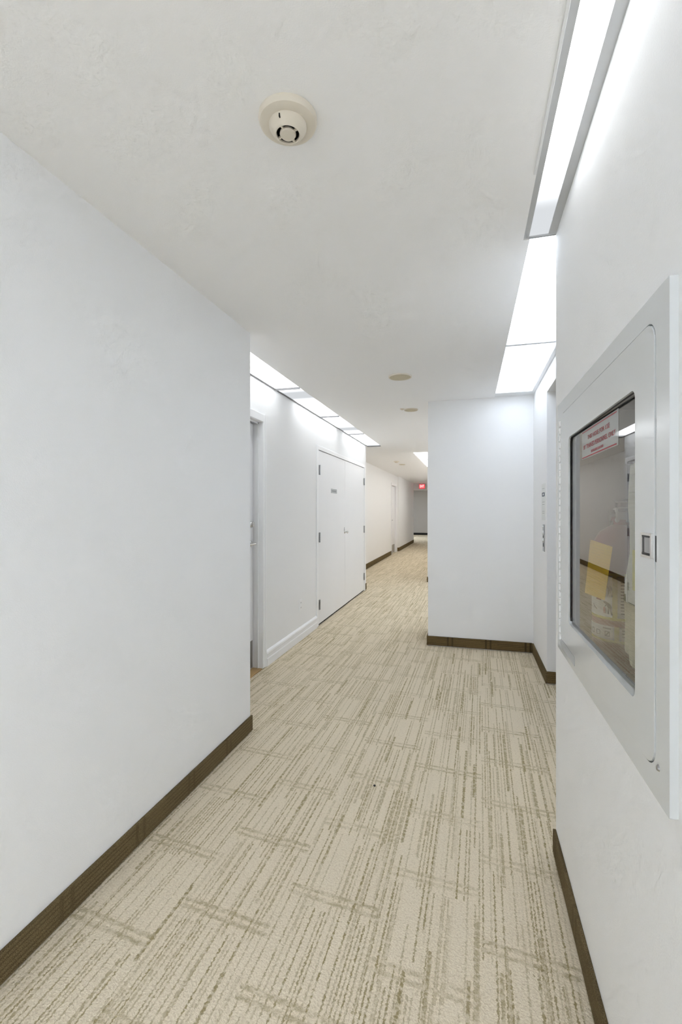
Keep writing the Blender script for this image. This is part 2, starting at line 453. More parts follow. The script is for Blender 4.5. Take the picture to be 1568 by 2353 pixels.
# white moulded skirting between the door and the closet
def skirting():
    prof = [(0, 0), (0.016, 0), (0.016, 0.062), (0.012, 0.070), (0.0125, 0.098), (0.016, 0.104), (0.014, 0.120), (0.006, 0.132), (0, 0.138)]
    bm = bmesh.new(); y0, y1 = 3.738, 5.125
    a = [bm.verts.new((XL2 + p, y0, z)) for p, z in prof]; b = [bm.verts.new((XL2 + p, y1, z)) for p, z in prof]
    bm.faces.new(a); bm.faces.new(b)
    for i in range(len(prof)):
        j = (i + 1) % len(prof); bm.faces.new((a[i], a[j], b[j], b[i]))
    return bm
S('baseboard_left_middle', skirting(), 'trim')

# ---------------------------------------------------------------- doors
def lever_set(parent, x, y, z, out):
    """chrome lever (rose, neck, handle) on a door leaf facing +x"""
    bm = lathe(bmesh.new(), [(0.0, 0.0), (0.026, 0.0), (0.026, 0.006), (0.021, 0.011), (0.011, 0.013), (0.010, 0.05), (0.0, 0.05)], (x, y, z), 'x', 24)
    tube(bm, [(x + 0.045, y + 0.012, z), (x + 0.05, y, z), (x + 0.052, y - 0.02, z - 0.001), (x + 0.050, y - 0.07, z - 0.003), (x + 0.045, y - 0.11, z - 0.004)],
         [0.009, 0.011, 0.0105, 0.010, 0.009], 12)
    return obj('lever_handle', bm, 'chrome', parent, smooth=True)

d1 = tag(thing('door_1', (XL2 - 0.09, 3.2, 0), None, None), kind='structure')
fx0, fx1 = XL2 - 0.15, XL2 + 0.014
fr = boxes([(XL2, fx1, D1[1], 3.725, 0.008, 2.172), (XL2, fx1, D1[0] - 0.06, D1[0], 0.008, 2.172), (XL2, fx1, D1[0], D1[1], D1[2], 2.172)], bev=0.003)
for a in ((fx0, fx1 - 0.004, D1[1] - 0.004, D1[1] + 0.002, 0.008, D1[2]), (fx0, fx1 - 0.004, D1[0] - 0.002, D1[0] + 0.004, 0.008, D1[2]),
          (fx0, fx1 - 0.004, D1[0], D1[1], D1[2] - 0.004, D1[2] + 0.002),
          (XL2 - 0.036, XL2 - 0.03, D1[1] - 0.016, D1[1] - 0.002, 0.008, D1[2]), (XL2 - 0.036, XL2 - 0.03, D1[0], D1[1], D1[2] - 0.016, D1[2]),
          (XL2 - 0.006, fx1 + 0.002, 3.695, 3.727, 0.008, 2.175)): box(fr, *a)
obj('frame', fr, 'trim', d1)
lx = XL2 - 0.077
leaf = obj('leaf', B(lx - 0.045, lx, D1[0] + 0.006, D1[1] - 0.014, 0.014, D1[2] - 0.012, bev=0.002), 'door', d1)
obj('kick_plate', B(lx, lx + 0.002, D1[0] + 0.04, D1[1] - 0.026, 0.02, 0.25, bev=0.0006), 'kick', leaf)
lever_set(leaf, lx, 3.60, 1.075, 1)
bm = lathe(bmesh.new(), [(0.0, 0.0), (0.028, 0.0), (0.028, 0.010), (0.024, 0.018), (0.0, 0.02)], (lx, 3.603, 1.235), 'x', 24)
box(bm, lx + 0.018, lx + 0.036, 3.598, 3.608, 1.217, 1.253, bev=0.002)
obj('deadbolt', bm, 'chrome', leaf, smooth=True)
obj('gap', B(lx - 0.03, lx - 0.02, D1[1] - 0.014, D1[1] - 0.004, 0.0, D1[2]), 'dark', d1)
obj('back_panel', B(-1.95, -1.86, D1[0], D1[1], 0, D1[2]), 'dark', d1)
obj('threshold', B(XL2 - 0.12, XL2 + 0.006, D1[0], D1[1] - 0.006, 0.0, 0.010, bev=0.003), 'wood', d1)

# closet with two leaves
cl = tag(thing('door_2', (XL2, 6.41, 0), None, None), kind='structure')
obj('frame', boxes([(XL2, XL2 + 0.012, 5.122, CL[0], 0.004, 2.108), (XL2, XL2 + 0.012, CL[1], 7.71, 0.004, 2.108), (XL2, XL2 + 0.012, CL[0], CL[1], CL[2], 2.108)], bev=0.003), 'trim', cl)
obj('shadow_gap', boxes([(-1.95, XL2 - 0.05, CL[0], CL[1], 0, CL[2]), (-1.76, XL2 - 0.006, CL[0], CL[1], 0, 0.017)]), 'dark', cl)  # black boxes stand in for the shade behind and under the leaves
cx1 = XL2 + 0.006
def hinge(parent, y, z):
    bm = boxes([(cx1, cx1 + 0.003, y - 0.03, y + 0.03, z - 0.058, z + 0.058)], bev=0.0008)
    for k in range(5):
        z0 = z - 0.058 + k * 0.0234
        lathe(bm, [(0.0, 0), (0.008, 0), (0.008, 0.0215), (0, 0.0215)], (cx1 + 0.009, y, z0), 'z', 12)
    obj('hinge', bm, 'steel', parent)
la = obj('leaf', B(cx1 - 0.042, cx1, CL[0] + 0.005, 6.388, 0.022, CL[2] - 0.006, bev=0.002), 'door', cl)
lb = obj('leaf', B(cx1 - 0.042, cx1, 6.393, CL[1] - 0.005, 0.022, CL[2] - 0.006, bev=0.002), 'door', cl)
for z in (1.826, 1.035, 0.247):
    hinge(la, CL[0] + 0.032, z); hinge(lb, CL[1] - 0.026, z)
obj('name_plate', B(cx1, cx1 + 0.003, 5.70, 5.965, 1.572, 1.628, bev=0.001), 'plate', la)
obj('engraving', boxes([(cx1 + 0.003, cx1 + 0.0038, 5.73 + 0.026 * k, 5.748 + 0.026 * k, 1.590, 1.610) for k in range(8)]), 'platetxt', la)
bm = lathe(bmesh.new(), [(0.0, 0.0), (0.022, 0.0), (0.022, 0.005), (0.016, 0.010), (0.009, 0.012), (0.009, 0.03), (0.016, 0.036), (0.018, 0.046), (0.012, 0.054), (0.0, 0.056)], (cx1, 6.36, 1.045), 'x', 24)
obj('knob', bm, 'chrome', la, smooth=True)
bm = bmesh.new()
solid_plate(bm, [(6.335, 1.062), (6.366, 1.062), (6.352, 1.115)], cx1, cx1 + 0.004)
obj('latch_plate', bm, 'steel', la)

# far door with frame
d3 = tag(thing('door_3', (XL3, 14.45, 0), None, None), kind='structure')
obj('frame', boxes([(XL3, XL3 + 0.014, D3[0] - 0.07, D3[0], 0.004, 2.17), (XL3, XL3 + 0.014, D3[1], D3[1] + 0.07, 0.004, 2.17), (XL3, XL3 + 0.014, D3[0], D3[1], D3[2], 2.17),
                    (XL3 - 0.1, XL3 + 0.004, D3[1] - 0.004, D3[1], 0.004, D3[2]), (XL3 - 0.1, XL3 + 0.004, D3[0], D3[0] + 0.004, 0.004, D3[2])]), 'trim', d3)
l3 = obj('leaf', B(XL3 - 0.09, XL3 - 0.045, D3[0] + 0.006, D3[1] - 0.008, 0.012, D3[2] - 0.006, bev=0.002), 'door', d3)
obj('kick_plate', B(XL3 - 0.045, XL3 - 0.043, D3[0] + 0.03, D3[1] - 0.03, 0.02, 0.27), 'kick', l3)
obj('lock', lathe(bmesh.new(), [(0, 0), (0.03, 0), (0.03, 0.02), (0, 0.022)], (XL3 - 0.045, D3[0] + 0.1, 1.24), 'x', 16), 'steel', l3)
obj('lever', boxes([(XL3 - 0.045, XL3 + 0.01, D3[0] + 0.08, D3[0] + 0.1, 1.03, 1.05), (XL3 - 0.002, XL3 + 0.012, D3[0] + 0.08, D3[0] + 0.2, 1.03, 1.05)], bev=0.003), 'steel', l3)
obj('viewer', lathe(bmesh.new(), [(0, 0), (0.012, 0), (0.012, 0.006), (0, 0.006)], (XL3 - 0.045, D3[0] + 0.3, 1.53), 'x', 12), 'steel', l3)

# lift door in the recess (around the corner of the right wall)
d4 = tag(thing('door_4', (0.83, 3.45, 0), None, None), kind='structure')
obj('leaf', B(0.835, 0.86, 2.95, 3.449, 0.0, 2.28), 'steel', d4)
obj('leaf', B(0.835, 0.86, 3.451, YA, 0.0, 2.28), 'steel', d4)

# ---------------------------------------------------------------- ceiling lights
def light(label, x0, x1, y0, y1, lens_x, lens_y, mat, group, rails='rail'):
    """strip fixture in its slot; lens_x/lens_y the lit lens, rails fill the rest of the slot"""
    t = thing('ceiling_light', ((x0 + x1) / 2, (y0 + y1) / 2, ZC), label, 'ceiling light', group)
    bm = bmesh.new(); zr = ZC + 0.004
    a, b = lens_x; c, d = lens_y
    if a - x0 > 0.002: box(bm, x0, a, y0, y1, zr, zr + 0.012)
    if x1 - b > 0.002: box(bm, b, x1, y0, y1, zr, zr + 0.012)
    if c - y0 > 0.001: box(bm, a, b, y0, c, zr, zr + 0.012)
    if y1 - d > 0.001: box(bm, a, b, d, y1, zr, zr + 0.012)
    if rails == 'raild': box(bm, a, b, y1 - 0.008, y1 - 0.001, ZC - 0.008, zr + 0.012)      # hanging T-bar between lenses
    obj('rail', bm, rails, t)
    l = obj('diffuser', B(a, b, c, d, ZC + 0.010, ZC + 0.014), mat, t, loc=((a + b) / 2, (c + d) / 2, ZC + 0.010))
    l.data.materials.append(M['railw'])                # only the underside of the lens is lit
    for p in l.data.polygons: p.material_index = 0 if p.normal.z < -0.5 else 1
    return t
LP = 1.309
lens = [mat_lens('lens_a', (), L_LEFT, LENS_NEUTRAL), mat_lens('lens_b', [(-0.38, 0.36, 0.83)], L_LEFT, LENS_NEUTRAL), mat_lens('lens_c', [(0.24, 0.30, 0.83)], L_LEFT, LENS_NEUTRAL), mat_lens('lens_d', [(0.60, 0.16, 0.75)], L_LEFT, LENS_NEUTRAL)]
LL = ['first strip light lens above the near door, cut by the white wall corner',
      'second strip light lens from the near left wall, dim at its near end',
      'third strip light lens from the near left wall, above the closet double doors',
      'last strip light lens over the closet, ending at the wall corner']
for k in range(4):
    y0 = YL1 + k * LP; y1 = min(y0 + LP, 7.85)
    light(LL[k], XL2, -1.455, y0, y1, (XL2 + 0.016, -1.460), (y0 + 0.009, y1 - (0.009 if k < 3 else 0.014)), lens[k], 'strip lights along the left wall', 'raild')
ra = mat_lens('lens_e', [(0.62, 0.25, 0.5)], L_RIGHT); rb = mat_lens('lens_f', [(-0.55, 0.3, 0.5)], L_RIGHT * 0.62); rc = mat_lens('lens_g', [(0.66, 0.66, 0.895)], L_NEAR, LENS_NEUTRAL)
rn = mat_lens('lens_h', (), L_NEAR); rf = mat_lens('lens_i', (), L_FAR, (1.0, 0.98, 0.945, 1)); rk = mat_lens('lens_j', (), L_BACK_FILL); rl = mat_lens('lens_k', (), L_LOBBY_FILL); rr = mat_lens('lens_l', (), L_RECESS_FILL, (0.85, 0.92, 1.0, 1))
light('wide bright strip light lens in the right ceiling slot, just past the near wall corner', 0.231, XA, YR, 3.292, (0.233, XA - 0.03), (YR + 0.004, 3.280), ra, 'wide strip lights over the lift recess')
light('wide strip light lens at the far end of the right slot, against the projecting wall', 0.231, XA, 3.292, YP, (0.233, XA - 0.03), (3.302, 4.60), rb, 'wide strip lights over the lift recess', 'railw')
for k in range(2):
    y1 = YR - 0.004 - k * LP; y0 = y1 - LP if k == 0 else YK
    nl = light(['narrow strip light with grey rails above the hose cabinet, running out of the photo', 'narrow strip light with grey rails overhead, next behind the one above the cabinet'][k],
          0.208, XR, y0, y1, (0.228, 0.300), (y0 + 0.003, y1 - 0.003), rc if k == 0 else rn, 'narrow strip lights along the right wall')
    obj('edge_bead', B(0.1995, 0.2075, y0, min(y1, 1.62), ZC - 0.004, ZC, bev=0.001), 'railw', nl)  # white strip standing in for the highlight along the ceiling edge
# wide strips added out of view behind the camera to brighten the corridor
for k in range(4):
    y1 = YK - k * LP; y0 = y1 - LP
    light(['wide strip light lens behind the camera, first past the narrow strip', 'wide strip light lens behind the camera, second past the narrow strip',
           'wide strip light lens behind the camera, third past the narrow strip', 'wide strip light lens at the closed back end of the corridor'][k],
          0.231, XA, y0, y1, (0.233, XA - 0.03), (y0 + 0.004, y1 - 0.004), rk, 'wide strip lights in the widening behind the camera')
light('plain ceiling light lens in the lobby past the exit sign header', -3.2, -2.9, 21.0, 23.6, (-3.19, -2.91), (21.02, 23.58), rl, 'lobby ceiling lights')  # unseen lamp added to brighten the lobby
for k in range(3):  # hidden recess lights, added to brighten the middle of the corridor
    y0 = YQ + k * (YF - YQ) / 3; y1 = y0 + (YF - YQ) / 3
    light(['wide strip light lens in the recess behind the projecting wall, first', 'wide strip light lens in the recess behind the projecting wall, middle',
           'wide strip light lens in the recess behind the projecting wall, last'][k], 0.27, 0.62, y0, y1, (0.273, 0.59), (y0 + 0.004, y1 - 0.004), rr, 'wide strip lights in the hidden recess')
# far corridor strip
for k in range(6):
    y0 = 8.92 + k * 1.31
    light(['far corridor strip light lens nearest the projecting wall, beside its edge', 'second far corridor strip light lens, a small triangle past the wall edge'][k] if k < 2 else
          'far corridor strip light lens number %s along the right wall, hidden past the wall edge' % ['three', 'four', 'five', 'six'][k - 2],
          -1.04, XF, y0, y0 + 1.31, (-1.035, XF - 0.01), (y0 + 0.02, y0 + 1.29), rf, 'strip lights in the far corridor')

# ---------------------------------------------------------------- smoke detectors, ceiling grilles, exit sign
def smoke(c, s, label, group):
    cx, cy = c
    t = thing('smoke_detector', (cx, cy, ZC), label, 'smoke detector', group)
    L = lambda pr, n=48: lathe(bmesh.new(), [(r * s, h * s) for r, h in pr], (cx, cy, ZC), 'z', n)
    obj('base', L([(0, 0), (0.080, 0), (0.081, -0.009), (0.077, -0.018), (0.070, -0.021), (0.050, -0.022), (0, -0.022)], 60), 'ivory', t, smooth=True)
    obj('body', L([(0.0, -0.02), (0.052, -0.021), (0.052, -0.026), (0.048, -0.034), (0.038, -0.046), (0.034, -0.048), (0.0315, -0.046), (0.031, -0.026), (0.0, -0.026)]), 'ivory', t, smooth=True)
    obj('chamber', L([(0, -0.0262), (0.0309, -0.0262), (0.0309, -0.0415), (0.0302, -0.0415), (0.0302, -0.0275), (0.018, -0.0275), (0.018, -0.041), (0, -0.041)], 32), 'dark', t)
    obj('cap', L([(0, -0.040), (0.0215, -0.040), (0.0225, -0.045), (0.020, -0.049), (0, -0.050)], 40), 'ivory', t, smooth=True)
    for k in range(4):
        a = math.radians(75 + 90 * k); bm = bmesh.new()
        box(bm, 0.019 * s, 0.0325 * s, -0.0024 * s, 0.0024 * s, -0.0455 * s, -0.0405 * s)
        bm.transform(Matrix.Translation((cx, cy, ZC)) @ Matrix.Rotation(a, 4, 'Z'))
        obj('rib', bm, 'ivory', t)
    bm = B(-0.0016 * s, 0.0016 * s, -0.004 * s, 0.004 * s, -0.036 * s, -0.024 * s)
    bm.transform(Matrix.Translation((cx - 0.004 * s, cy - 0.0475 * s, ZC)))
    obj('test_slot', bm, 'dark', t)
    return t
smoke((-0.485, 1.208), 1.0, 'large ivory round smoke detector with dark slots on the near ceiling', 'smoke detectors')
smoke((-1.583, 10.42), 0.78, 'small yellowed smoke detector on the far corridor ceiling', 'smoke detectors')
def grille(c, r, label):
    t = thing('ceiling_speaker', (c[0], c[1], ZC), label, 'ceiling speaker', 'round ceiling covers')
    obj('rim', lathe(bmesh.new(), [(r * 0.9, 0), (r, 0), (r, -0.006), (r * 0.97, -0.011), (r * 0.90, -0.009), (r * 0.9, 0)], (c[0], c[1], ZC), 'z', 48), 'ivory', t, smooth=True)
    obj('grille', lathe(bmesh.new(), [(0, -0.001), (r * 0.91, -0.001), (r * 0.91, -0.007), (0, -0.009)], (c[0], c[1], ZC), 'z', 48), 'cream', t, smooth=True)
grille((-0.545, 3.79), 0.094, 'round cream ceiling cover beside the right ceiling slot, nearest the camera')
grille((-0.612, 5.075), 0.075, 'round cream ceiling cover near the edge of the projecting wall')
grille((-1.555, 11.16), 0.075, 'faint round ceiling cover just past the far smoke detector')
# sprinkler beside the second cover
t = thing('ceiling_plate', (-0.70, 5.02, ZC), 'tiny brass ceiling plate left of the second round cover', 'ceiling plate')
obj('plate', lathe(bmesh.new(), [(0, 0), (0.024, 0), (0.022, -0.006), (0.008, -0.008), (0.007, -0.014), (0, -0.014)], (-0.70, 5.02, ZC), 'z', 24), 'ivory', t, smooth=True)

t = thing('exit_sign', (-1.883, YH, 2.22), 'red glowing exit sign on the header at the corridor end', 'exit sign')
obj('housing', B(-2.0, -1.766, YH - 0.06, YH, 2.220, 2.402, bev=0.004), paint('sign_housing', (0.7, 0.3, 0.3, 1), 0.5, 0), t)
obj('face', B(-1.992, -1.774, YH - 0.063, YH - 0.06, 2.228, 2.394), 'exit_red', t)
obj('lettering', text_bm('EXIT', 0.15, 0.0015, basis((1, 0, 0), (0, 0, 1), (0, -1, 0), (-1.883, YH - 0.0645, 2.311)), 0.17), 'exit_txt', t)
t = thing('emergency_light', (-1.70, YH, 2.24), 'small white box right of the exit sign', 'emergency light')
obj('case', B(-1.722, -1.69, YH - 0.04, YH, 2.235, 2.285, bev=0.004), 'trim', t)

# ---------------------------------------------------------------- things on the walls
t = thing('wall_outlet', (XL2, 4.60, 0.30), 'white outlet plate low on the grey wall left of the closet', 'outlet')
obj('cover_plate', B(XL2, XL2 + 0.006, 4.563, 4.640, 0.303, 0.422, bev=0.003), 'trim', t)
for z in (0.337, 0.388):
    s = obj('socket', B(XL2 + 0.006, XL2 + 0.008, 4.585, 4.618, z - 0.014, z + 0.014, bev=0.0008), 'trim', t)
    obj('slot', boxes([(XL2 + 0.008, XL2 + 0.0084, 4.594, 4.597, z - 0.006, z + 0.006), (XL2 + 0.008, XL2 + 0.0084, 4.606, 4.609, z - 0.006, z + 0.006)]), 'dark', s)

t = thing('wall_notice', (XA, 4.11, 1.273), 'white paper notice with a navy square beside the lift recess', 'notice')
obj('sheet', B(XA - 0.003, XA, 4.012, 4.205, 1.274, 1.572), 'paper', t)
nv = obj('navy_square', B(XA - 0.0036, XA - 0.003, 4.045, 4.185, 1.468, 1.500), 'blue', t)
obj('white_mark', B(XA - 0.0042, XA - 0.0036, 4.085, 4.14, 1.476, 1.492), 'paper', nv)
for z in (1.53, 1.42, 1.40, 1.345, 1.33): obj('printed_line', B(XA - 0.0034, XA - 0.003, 4.06, 4.17, z, z + 0.003), 'inkgrey', t)
t = thing('call_button_panel', (XA, 4.09, 1.02), 'narrow steel lift call panel with round white buttons under the notice', 'call panel')
pl = obj('plate', B(XA - 0.006, XA, 4.052, 4.132, 1.022, 1.240, bev=0.002), 'steel', t)
for z, r in ((1.222, 0.008), (1.174, 0.017), (1.113, 0.017)):
    obj('button', lathe(bmesh.new(), [(0, 0), (r, 0), (r * 0.95, -0.008), (r * 0.6, -0.011), (0, -0.012)], (XA - 0.006, 4.092, z), 'x', 20), 'paper', t, smooth=True)
for z0, z1 in ((1.132, 1.152), (1.06, 1.09)): obj('key_slot', B(XA - 0.008, XA - 0.006, 4.078, 4.106, z0, z1), 'black', t)

# ---------------------------------------------------------------- fire hose cabinet
FX = 0.316                                       # face of the cabinet frame
cab = thing('fire_hose_cabinet', (FX + 0.02, 1.385, 0.852), 'white recessed fire hose cabinet with a glass door on the right wall', 'fire cabinet')
oy0, oy1, oz0, oz1 = 0.882, 1.892, 0.852, 1.745
dy0, dy1, dz0, dz1 = 0.943, 1.822, 0.902, 1.696
wy0, wy1, wz0, wz1 = 1.042, 1.688, 0.986, 1.598
bm = ring_plate(bmesh.new(), rrect(oy0, oy1, oz0, oz1, 0.003), rrect(dy0 - 0.003, dy1 + 0.003, dz0 - 0.003, dz1 + 0.003, 0.040), FX, XR)
obj('frame', bm, 'cab', cab)
cx0, cx2 = XR - 0.006, CAV[4] - 0.004
ib = boxes([(cx2 - 0.004, cx2, CAV[0], CAV[1], CAV[2], CAV[3]), (cx0, cx2, CAV[0] + 0.001, CAV[0] + 0.005, CAV[2], CAV[3]), (cx0, cx2, CAV[1] - 0.005, CAV[1] - 0.001, CAV[2], CAV[3]),
            (cx0, cx2, CAV[0], CAV[1], CAV[2] + 0.001, CAV[2] + 0.005), (cx0, cx2, CAV[0], CAV[1], CAV[3] - 0.005, CAV[3] - 0.001)])
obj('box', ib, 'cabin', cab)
bm = ring_plate(bmesh.new(), rrect(dy0, dy1, dz0, dz1, 0.037), rrect(wy0, wy1, wz0, wz1, 0.020), FX - 0.002, FX + 0.022)
door = obj('door', bm, 'cab', cab)
bm = ring_plate(bmesh.new(), rrect(wy0 - 0.003, wy1 + 0.004, wz0 - 0.006, wz1 + 0.004, 0.022), rrect(wy0, wy1 - 0.0022, wz0 - 0.003, wz1 - 0.0025, 0.020), FX + 0.0035, FX + 0.0065)
obj('gasket', bm, 'black', door)
GX = FX + 0.007
GTILT = 0.0105                                   # the pane sits a hair out of parallel in its gasket
gl = bmesh.new()
q = [gl.verts.new((GX, y, z)) for y, z in ((wy0 - 0.004, wz0 - 0.004), (wy1 + 0.004, wz0 - 0.004), (wy1 + 0.004, wz1 + 0.004), (wy0 - 0.004, wz1 + 0.004))]
gl.faces.new(q)
bmesh.ops.rotate(gl, verts=gl.verts[:], cent=(GX, wy1, 0), matrix=Matrix.Rotation(GTILT, 3, 'Z'))
obj('glass', gl, 'glass', door)
def gxa(y): return GX + math.tan(GTILT) * (wy1 - y)      # glass plane at y
# piano hinge
bm = bmesh.new(); hz = 0.895; n = 31
for k in range(n):
    z0 = hz + k * (1.682 - hz) / n
    lathe(bm, [(0, 0), (0.0045, 0), (0.0045, 0.0205), (0, 0.0205)], (FX - 0.002, dy1 + 0.006, z0), 'z', 10)
obj('piano_hinge', bm, 'trim', door, smooth=True)
# recessed latch
bm = ring_plate(bmesh.new(), rrect(0.945, 0.998, 1.272, 1.318, 0.002), rrect(0.951, 0.992, 1.277, 1.313, 0.001), FX - 0.006, FX - 0.002)
obj('latch_frame', bm, 'chrome', door)
obj('latch_paddle', B(FX - 0.0035, FX - 0.002, 0.957, 0.986, 1.281, 1.309), 'steel', door)
obj('latch_recess', B(FX - 0.0028, FX - 0.0021, 0.951, 0.992, 1.277, 1.313), 'black', door)
obj('strike', B(FX - 0.0005, FX + 0.004, 0.938, 0.9425, 1.268, 1.314), 'black', cab)
obj('grey_tape', B(FX - 0.0008, FX, 1.60, 1.83, 0.872, 0.899), 'grey_tape', cab)
obj('plug', lathe(bmesh.new(), [(0, 0), (0.006, 0), (0.004, -0.003), (0, -0.0035)], (FX, 0.928, 0.912), 'x', 14), 'steel', cab)
# printed notice on the glass
sy0, sy1, sz0, sz1 = 1.198, 1.540, 1.508, 1.592
def sheet(y0, y1, z0, z1, off):
    bm = bmesh.new()
    bm.faces.new([bm.verts.new((gxa(y) - off, y, z)) for y, z in ((y0, z0), (y1, z0), (y1, z1), (y0, z1))])
    return bm
obj('notice_film', sheet(sy0, sy1, sz0, sz1, 0.0004), 'film', door)
bm = bmesh.new()
for a in ((sy0 + 0.012, sy1 - 0.004, sz1 - 0.0065, sz1 - 0.004), (sy0 + 0.012, sy1 - 0.004, sz0 + 0.003, sz0 + 0.0060)):
    bm.faces.new([bm.verts.new((gxa(y) - 0.0009, y, z)) for y, z in ((a[0], a[2]), (a[1], a[2]), (a[1], a[3]), (a[0], a[3]))])
obj('notice_border', bm, 'redink', door)
yc = (sy0 + sy1) / 2
rd = Vector((math.tan(GTILT), -1, 0)).normalized()
for s, z, size, wd in (('THIS HOSE FOR USE', 1.565, 0.017, 0.21), ('BY TRAINED PERSONNEL ONLY', 1.541, 0.018, 0.30)):
    obj('notice_lettering', text_bm(s, size, 0.0001, basis(rd, (0, 0, 1), (-1, 0, 0), (gxa(yc) - 0.0010, yc, z)), wd), 'redink', door)
bm = bmesh.new()
for k in range(9):
    y = yc - 0.05 + k * 0.0135
    bm.faces.new([bm.verts.new((gxa(y) - 0.0009, yy, zz)) for yy, zz in ((y, 1.519), (y + 0.009, 1.519), (y + 0.009, 1.526), (y, 1.526))])
obj('notice_small_print', bm, 'redink', door)

# ---- fire extinguisher inside the cabinet
EX, EY, ER, EZ0 = 0.437, 1.575, 0.076, CAV[2] + 0.006
ex = thing('fire_extinguisher', (EX, EY, EZ0), 'red fire extinguisher with yellow bordered pictogram labels inside the cabinet', 'fire extinguisher')
obj('cylinder', lathe(bmesh.new(), [(0, 0.004), (ER * 0.9, 0.0), (ER * 0.97, 0.006), (ER, 0.02), (ER, 0.34), (ER * 0.94, 0.375), (ER * 0.75, 0.402), (ER * 0.45, 0.418), (0.02, 0.424), (0.02, 0.44), (0, 0.44)], (EX, EY, EZ0), 'z', 56), 'red', ex, smooth=True)
obj('valve', boxes([(EX - 0.018, EX + 0.018, EY - 0.018, EY + 0.018, EZ0 + 0.43, EZ0 + 0.475)], bev=0.005), 'steel', ex)
obj('handle', boxes([(EX - 0.012, EX + 0.012, EY - 0.11, EY + 0.03, EZ0 + 0.462, EZ0 + 0.474), (EX - 0.010, EX + 0.010, EY - 0.10, EY + 0.03, EZ0 + 0.490, EZ0 + 0.500),
                     (EX - 0.008, EX + 0.008, EY + 0.015, EY + 0.03, EZ0 + 0.47, EZ0 + 0.50)], bev=0.004), 'black', ex)
obj('gauge', lathe(bmesh.new(), [(0, 0), (0.017, 0), (0.017, -0.012), (0, -0.012)], (EX - 0.018, EY, EZ0 + 0.452), 'x', 20), 'chrome', ex)
obj('discharge_hose', tube(bmesh.new(), [(EX, EY + 0.018, EZ0 + 0.452), (EX, EY + 0.06, EZ0 + 0.45), (EX, EY + 0.088, EZ0 + 0.41), (EX, EY + 0.09, EZ0 + 0.33), (EX, EY + 0.088, EZ0 + 0.2)], 0.009), 'black', ex, smooth=True)
fwd = Vector((EX, EY, 0)).normalized(); rgt = Vector((fwd.y, -fwd.x, 0))
def cyl_pt(phi, z, off):
    a = math.radians(phi); nrm = -fwd * math.cos(a) + rgt * math.sin(a)
    return Vector((EX, EY, 0)) + nrm * (ER + off) + Vector((0, 0, z))
def cyl_patch(bm, p0, p1, z0, z1, off, step=6):
    n = max(1, int(abs(p1 - p0) / step))
    lo = [bm.verts.new(cyl_pt(p0 + (p1 - p0) * i / n, z0, off)) for i in range(n + 1)]
    hi = [bm.verts.new(cyl_pt(p0 + (p1 - p0) * i / n, z1, off)) for i in range(n + 1)]
    for i in range(n): bm.faces.new((lo[i], lo[i + 1], hi[i + 1], hi[i]))
    return bm
def cyl_poly(bm, pts, c, off):
    """flat-ish printed shape; pts in metres (right, up) around c=(phi,z)"""
    bm.faces.new([bm.verts.new(cyl_pt(c[0] + math.degrees(px / ER), c[1] + pz, off)) for px, pz in pts])
def part_patch(name, mat, lst, off):
    bm = bmesh.new()
    for a in lst: cyl_patch(bm, *a, off)
    return obj(name, bm, mat, ex)
PH0, PH1 = -88, 62
part_patch('label', 'yellow', [(PH0, 62, 1.040, 1.176)], 0.0006)
part_patch('label', 'paper', [(PH0, -16, 1.048, 1.168), (-6, 56, 1.048, 1.168)], 0.0010)
part_patch('label', 'yellow', [(PH0, 62, 0.976, 1.022)], 0.0006)
part_patch('label', 'paper', [(PH0, -12, 0.983, 1.022), (-3, 56, 0.983, 1.022)], 0.0010)
for q in [(0, 18 + 14 * ((k * 7) % 5) / 5, 1.150 - 0.009 * k, 1.153 - 0.009 * k) for k in range(11)] + [(2, 30, 1.012 - 0.009 * k, 1.015 - 0.009 * k) for k in range(3)]: part_patch('printed_line', 'inkgrey', [q], 0.0014)
part_patch('label_heading', 'inkgrey', [(-36, -18, 1.0125, 1.0165)], 0.0014)
FIG = [(-0.012, 0.017), (-0.006, 0.019), (0.000, 0.016), (0.007, 0.012), (0.012, 0.004), (0.012, -0.008), (0.015, -0.020), (0.011, -0.021), (0.008, -0.010), (0.006, -0.002),
       (0.005, -0.018), (0.001, -0.018), (0.002, 0.000), (-0.001, 0.007), (-0.005, 0.002), (-0.009, 0.001), (-0.004, 0.010), (-0.010, 0.013)]
BOT = [(-0.0035, -0.009), (0.0035, -0.009), (0.0035, 0.006), (0.001, 0.009), (-0.002, 0.009), (-0.0035, 0.006)]
for z in (1.128, 1.075):
    bm = bmesh.new(); cyl_poly(bm, FIG, (-26, z), 0.0016); obj('pictogram_figure', bm, 'ink', ex)
    bm = bmesh.new(); cyl_poly(bm, BOT, (-32, z - 0.008), 0.0018); obj('pictogram_bottle', bm, 'redink', ex)
for z in (1.100, 1.150):
    bm = bmesh.new(); cyl_poly(bm, [(-0.010, -0.006), (0.008, -0.006), (0.009, 0.001), (0.003, 0.004), (0.001, 0.010), (-0.001, 0.010), (-0.002, 0.004), (-0.010, 0.001)], (-46, z), 0.0016)
    obj('pictogram_flame', bm, 'redink', ex)
bm = bmesh.new(); cyl_poly(bm, [(-0.010, 0.007), (-0.008, 0.008), (-0.004, 0.002), (0.008, -0.005), (0.008, -0.008), (-0.006, -0.001)], (-58, 1.072), 0.0016); obj('pictogram_nozzle', bm, 'ink', ex)
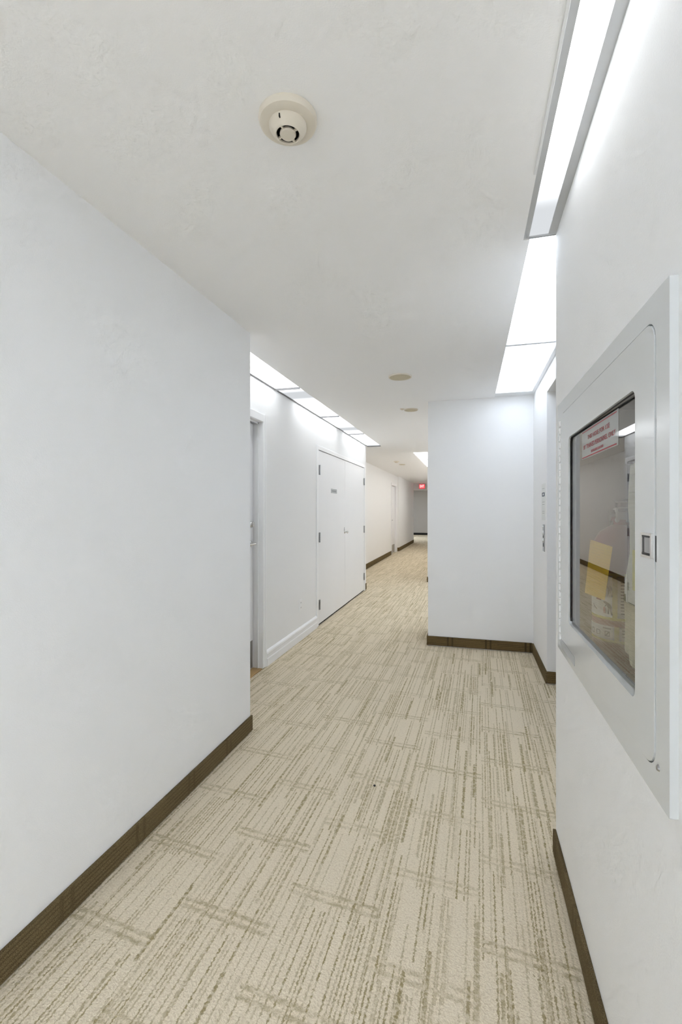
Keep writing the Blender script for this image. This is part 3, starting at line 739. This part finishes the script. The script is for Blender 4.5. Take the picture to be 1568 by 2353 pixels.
for ph in (-66, -48, -26):
    bm = bmesh.new(); q = 0.0072
    for a in ((-q, q, -q, -q + 0.0018), (-q, q, q - 0.0018, q), (-q, -q + 0.002, -q, q), (q - 0.002, q, -q, q)):
        cyl_poly(bm, [(a[0], a[2]), (a[1], a[2]), (a[1], a[3]), (a[0], a[3])], (ph, 0.999), 0.0014)
    if ph == -26: cyl_poly(bm, [(-q, -q), (-q + 0.004, -q), (q, q), (q - 0.004, q)], (ph, 0.999), 0.0015)
    obj('pictogram_frame', bm, 'ink', ex)

# ---- yellow paper on the inside of the glass
TX = XR + 0.012
bm = bmesh.new()
tagc = [(TX, 1.515, 1.272), (TX, 1.297, 1.268), (TX, 1.367, 1.122), (TX, 1.584, 1.105)]
f = [bm.verts.new(p) for p in tagc]; g = [bm.verts.new((p[0] + 0.0008, p[1], p[2])) for p in tagc]
bm.faces.new(f); bm.faces.new(g)
for i in range(4): bm.faces.new((f[i], f[(i + 1) % 4], g[(i + 1) % 4], g[i]))
tag(obj('paper_tag', bm, 'tag'), 'tilted yellow paper tag with printed lines behind the cabinet glass', 'paper tag')

# ---- folded fire hose
hs = thing('fire_hose', (0.40, 1.16, 1.0), 'folded cream canvas fire hose hanging in the cabinet beside the extinguisher', 'fire hose')
def fold(y, zb, zt, wd, th, lean):
    """one hanging loop: two flat hose layers joined by a round bottom"""
    bm = bmesh.new(); path = []
    g = th * 0.62
    for k in range(9): path.append((y - g, zt - (zt - zb - 0.02) * k / 8))
    for k in range(1, 8):
        a = math.pi + math.pi * k / 8; path.append((y + g * math.cos(a), zb + 0.02 + 0.02 * math.sin(a)))
    for k in range(9): path.append((y + g, zb + 0.02 + (zt - zb - 0.02) * k / 8))
    rows = []
    for i, (py, pz) in enumerate(path):
        t0 = Vector(path[max(i - 1, 0)]); t1 = Vector(path[min(i + 1, len(path) - 1)]); d = (t1 - t0).normalized(); nn = Vector((-d.y, d.x))
        ly = py - lean * min(max(0, pz - 1.12), 0.16); ring = []
        for k in range(12):
            a = 2 * math.pi * k / 12
            ring.append(bm.verts.new((0.392 + wd / 2 * math.cos(a) + 0.003 * math.sin(pz * 31 + y * 40), ly + nn.x * th / 2 * math.sin(a), pz + nn.y * th / 2 * math.sin(a))))
        rows.append(ring)
    for a, b in zip(rows, rows[1:]):
        for i in range(12): bm.faces.new((a[i], a[(i + 1) % 12], b[(i + 1) % 12], b[i]))
    bm.faces.new(rows[0]); bm.faces.new(rows[-1])
    return bm
for k, (y, zb) in enumerate(((1.250, 1.022), (1.204, 1.004), (1.158, 0.980), (1.112, 0.985), (1.066, 0.975), (1.022, 0.985))):
    obj('hose_fold', fold(y, zb, 1.47, 0.070, 0.021, 0.24), 'hose', hs, smooth=True)
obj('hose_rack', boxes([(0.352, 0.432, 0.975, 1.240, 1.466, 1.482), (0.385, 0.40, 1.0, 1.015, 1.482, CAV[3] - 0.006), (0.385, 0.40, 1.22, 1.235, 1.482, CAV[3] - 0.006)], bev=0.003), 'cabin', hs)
obj('hose_label', B(0.352, 0.354, 1.150, 1.185, 1.18, 1.27), 'yellow', hs)

# ---- a crumb on the carpet
bm = bmesh.new(); bmesh.ops.create_icosphere(bm, subdivisions=2, radius=0.0055)
for v in bm.verts: v.co = Vector((v.co.x * 1.2, v.co.y * (1 + 0.3 * math.sin(v.co.x * 900)), v.co.z * 0.6 + 0.0033))
bm.transform(Matrix.Translation((-0.452, 2.262, 0.0)))
tag(obj('lint_speck', bm, 'black'), 'small dark speck of lint lying on the carpet', 'lint')
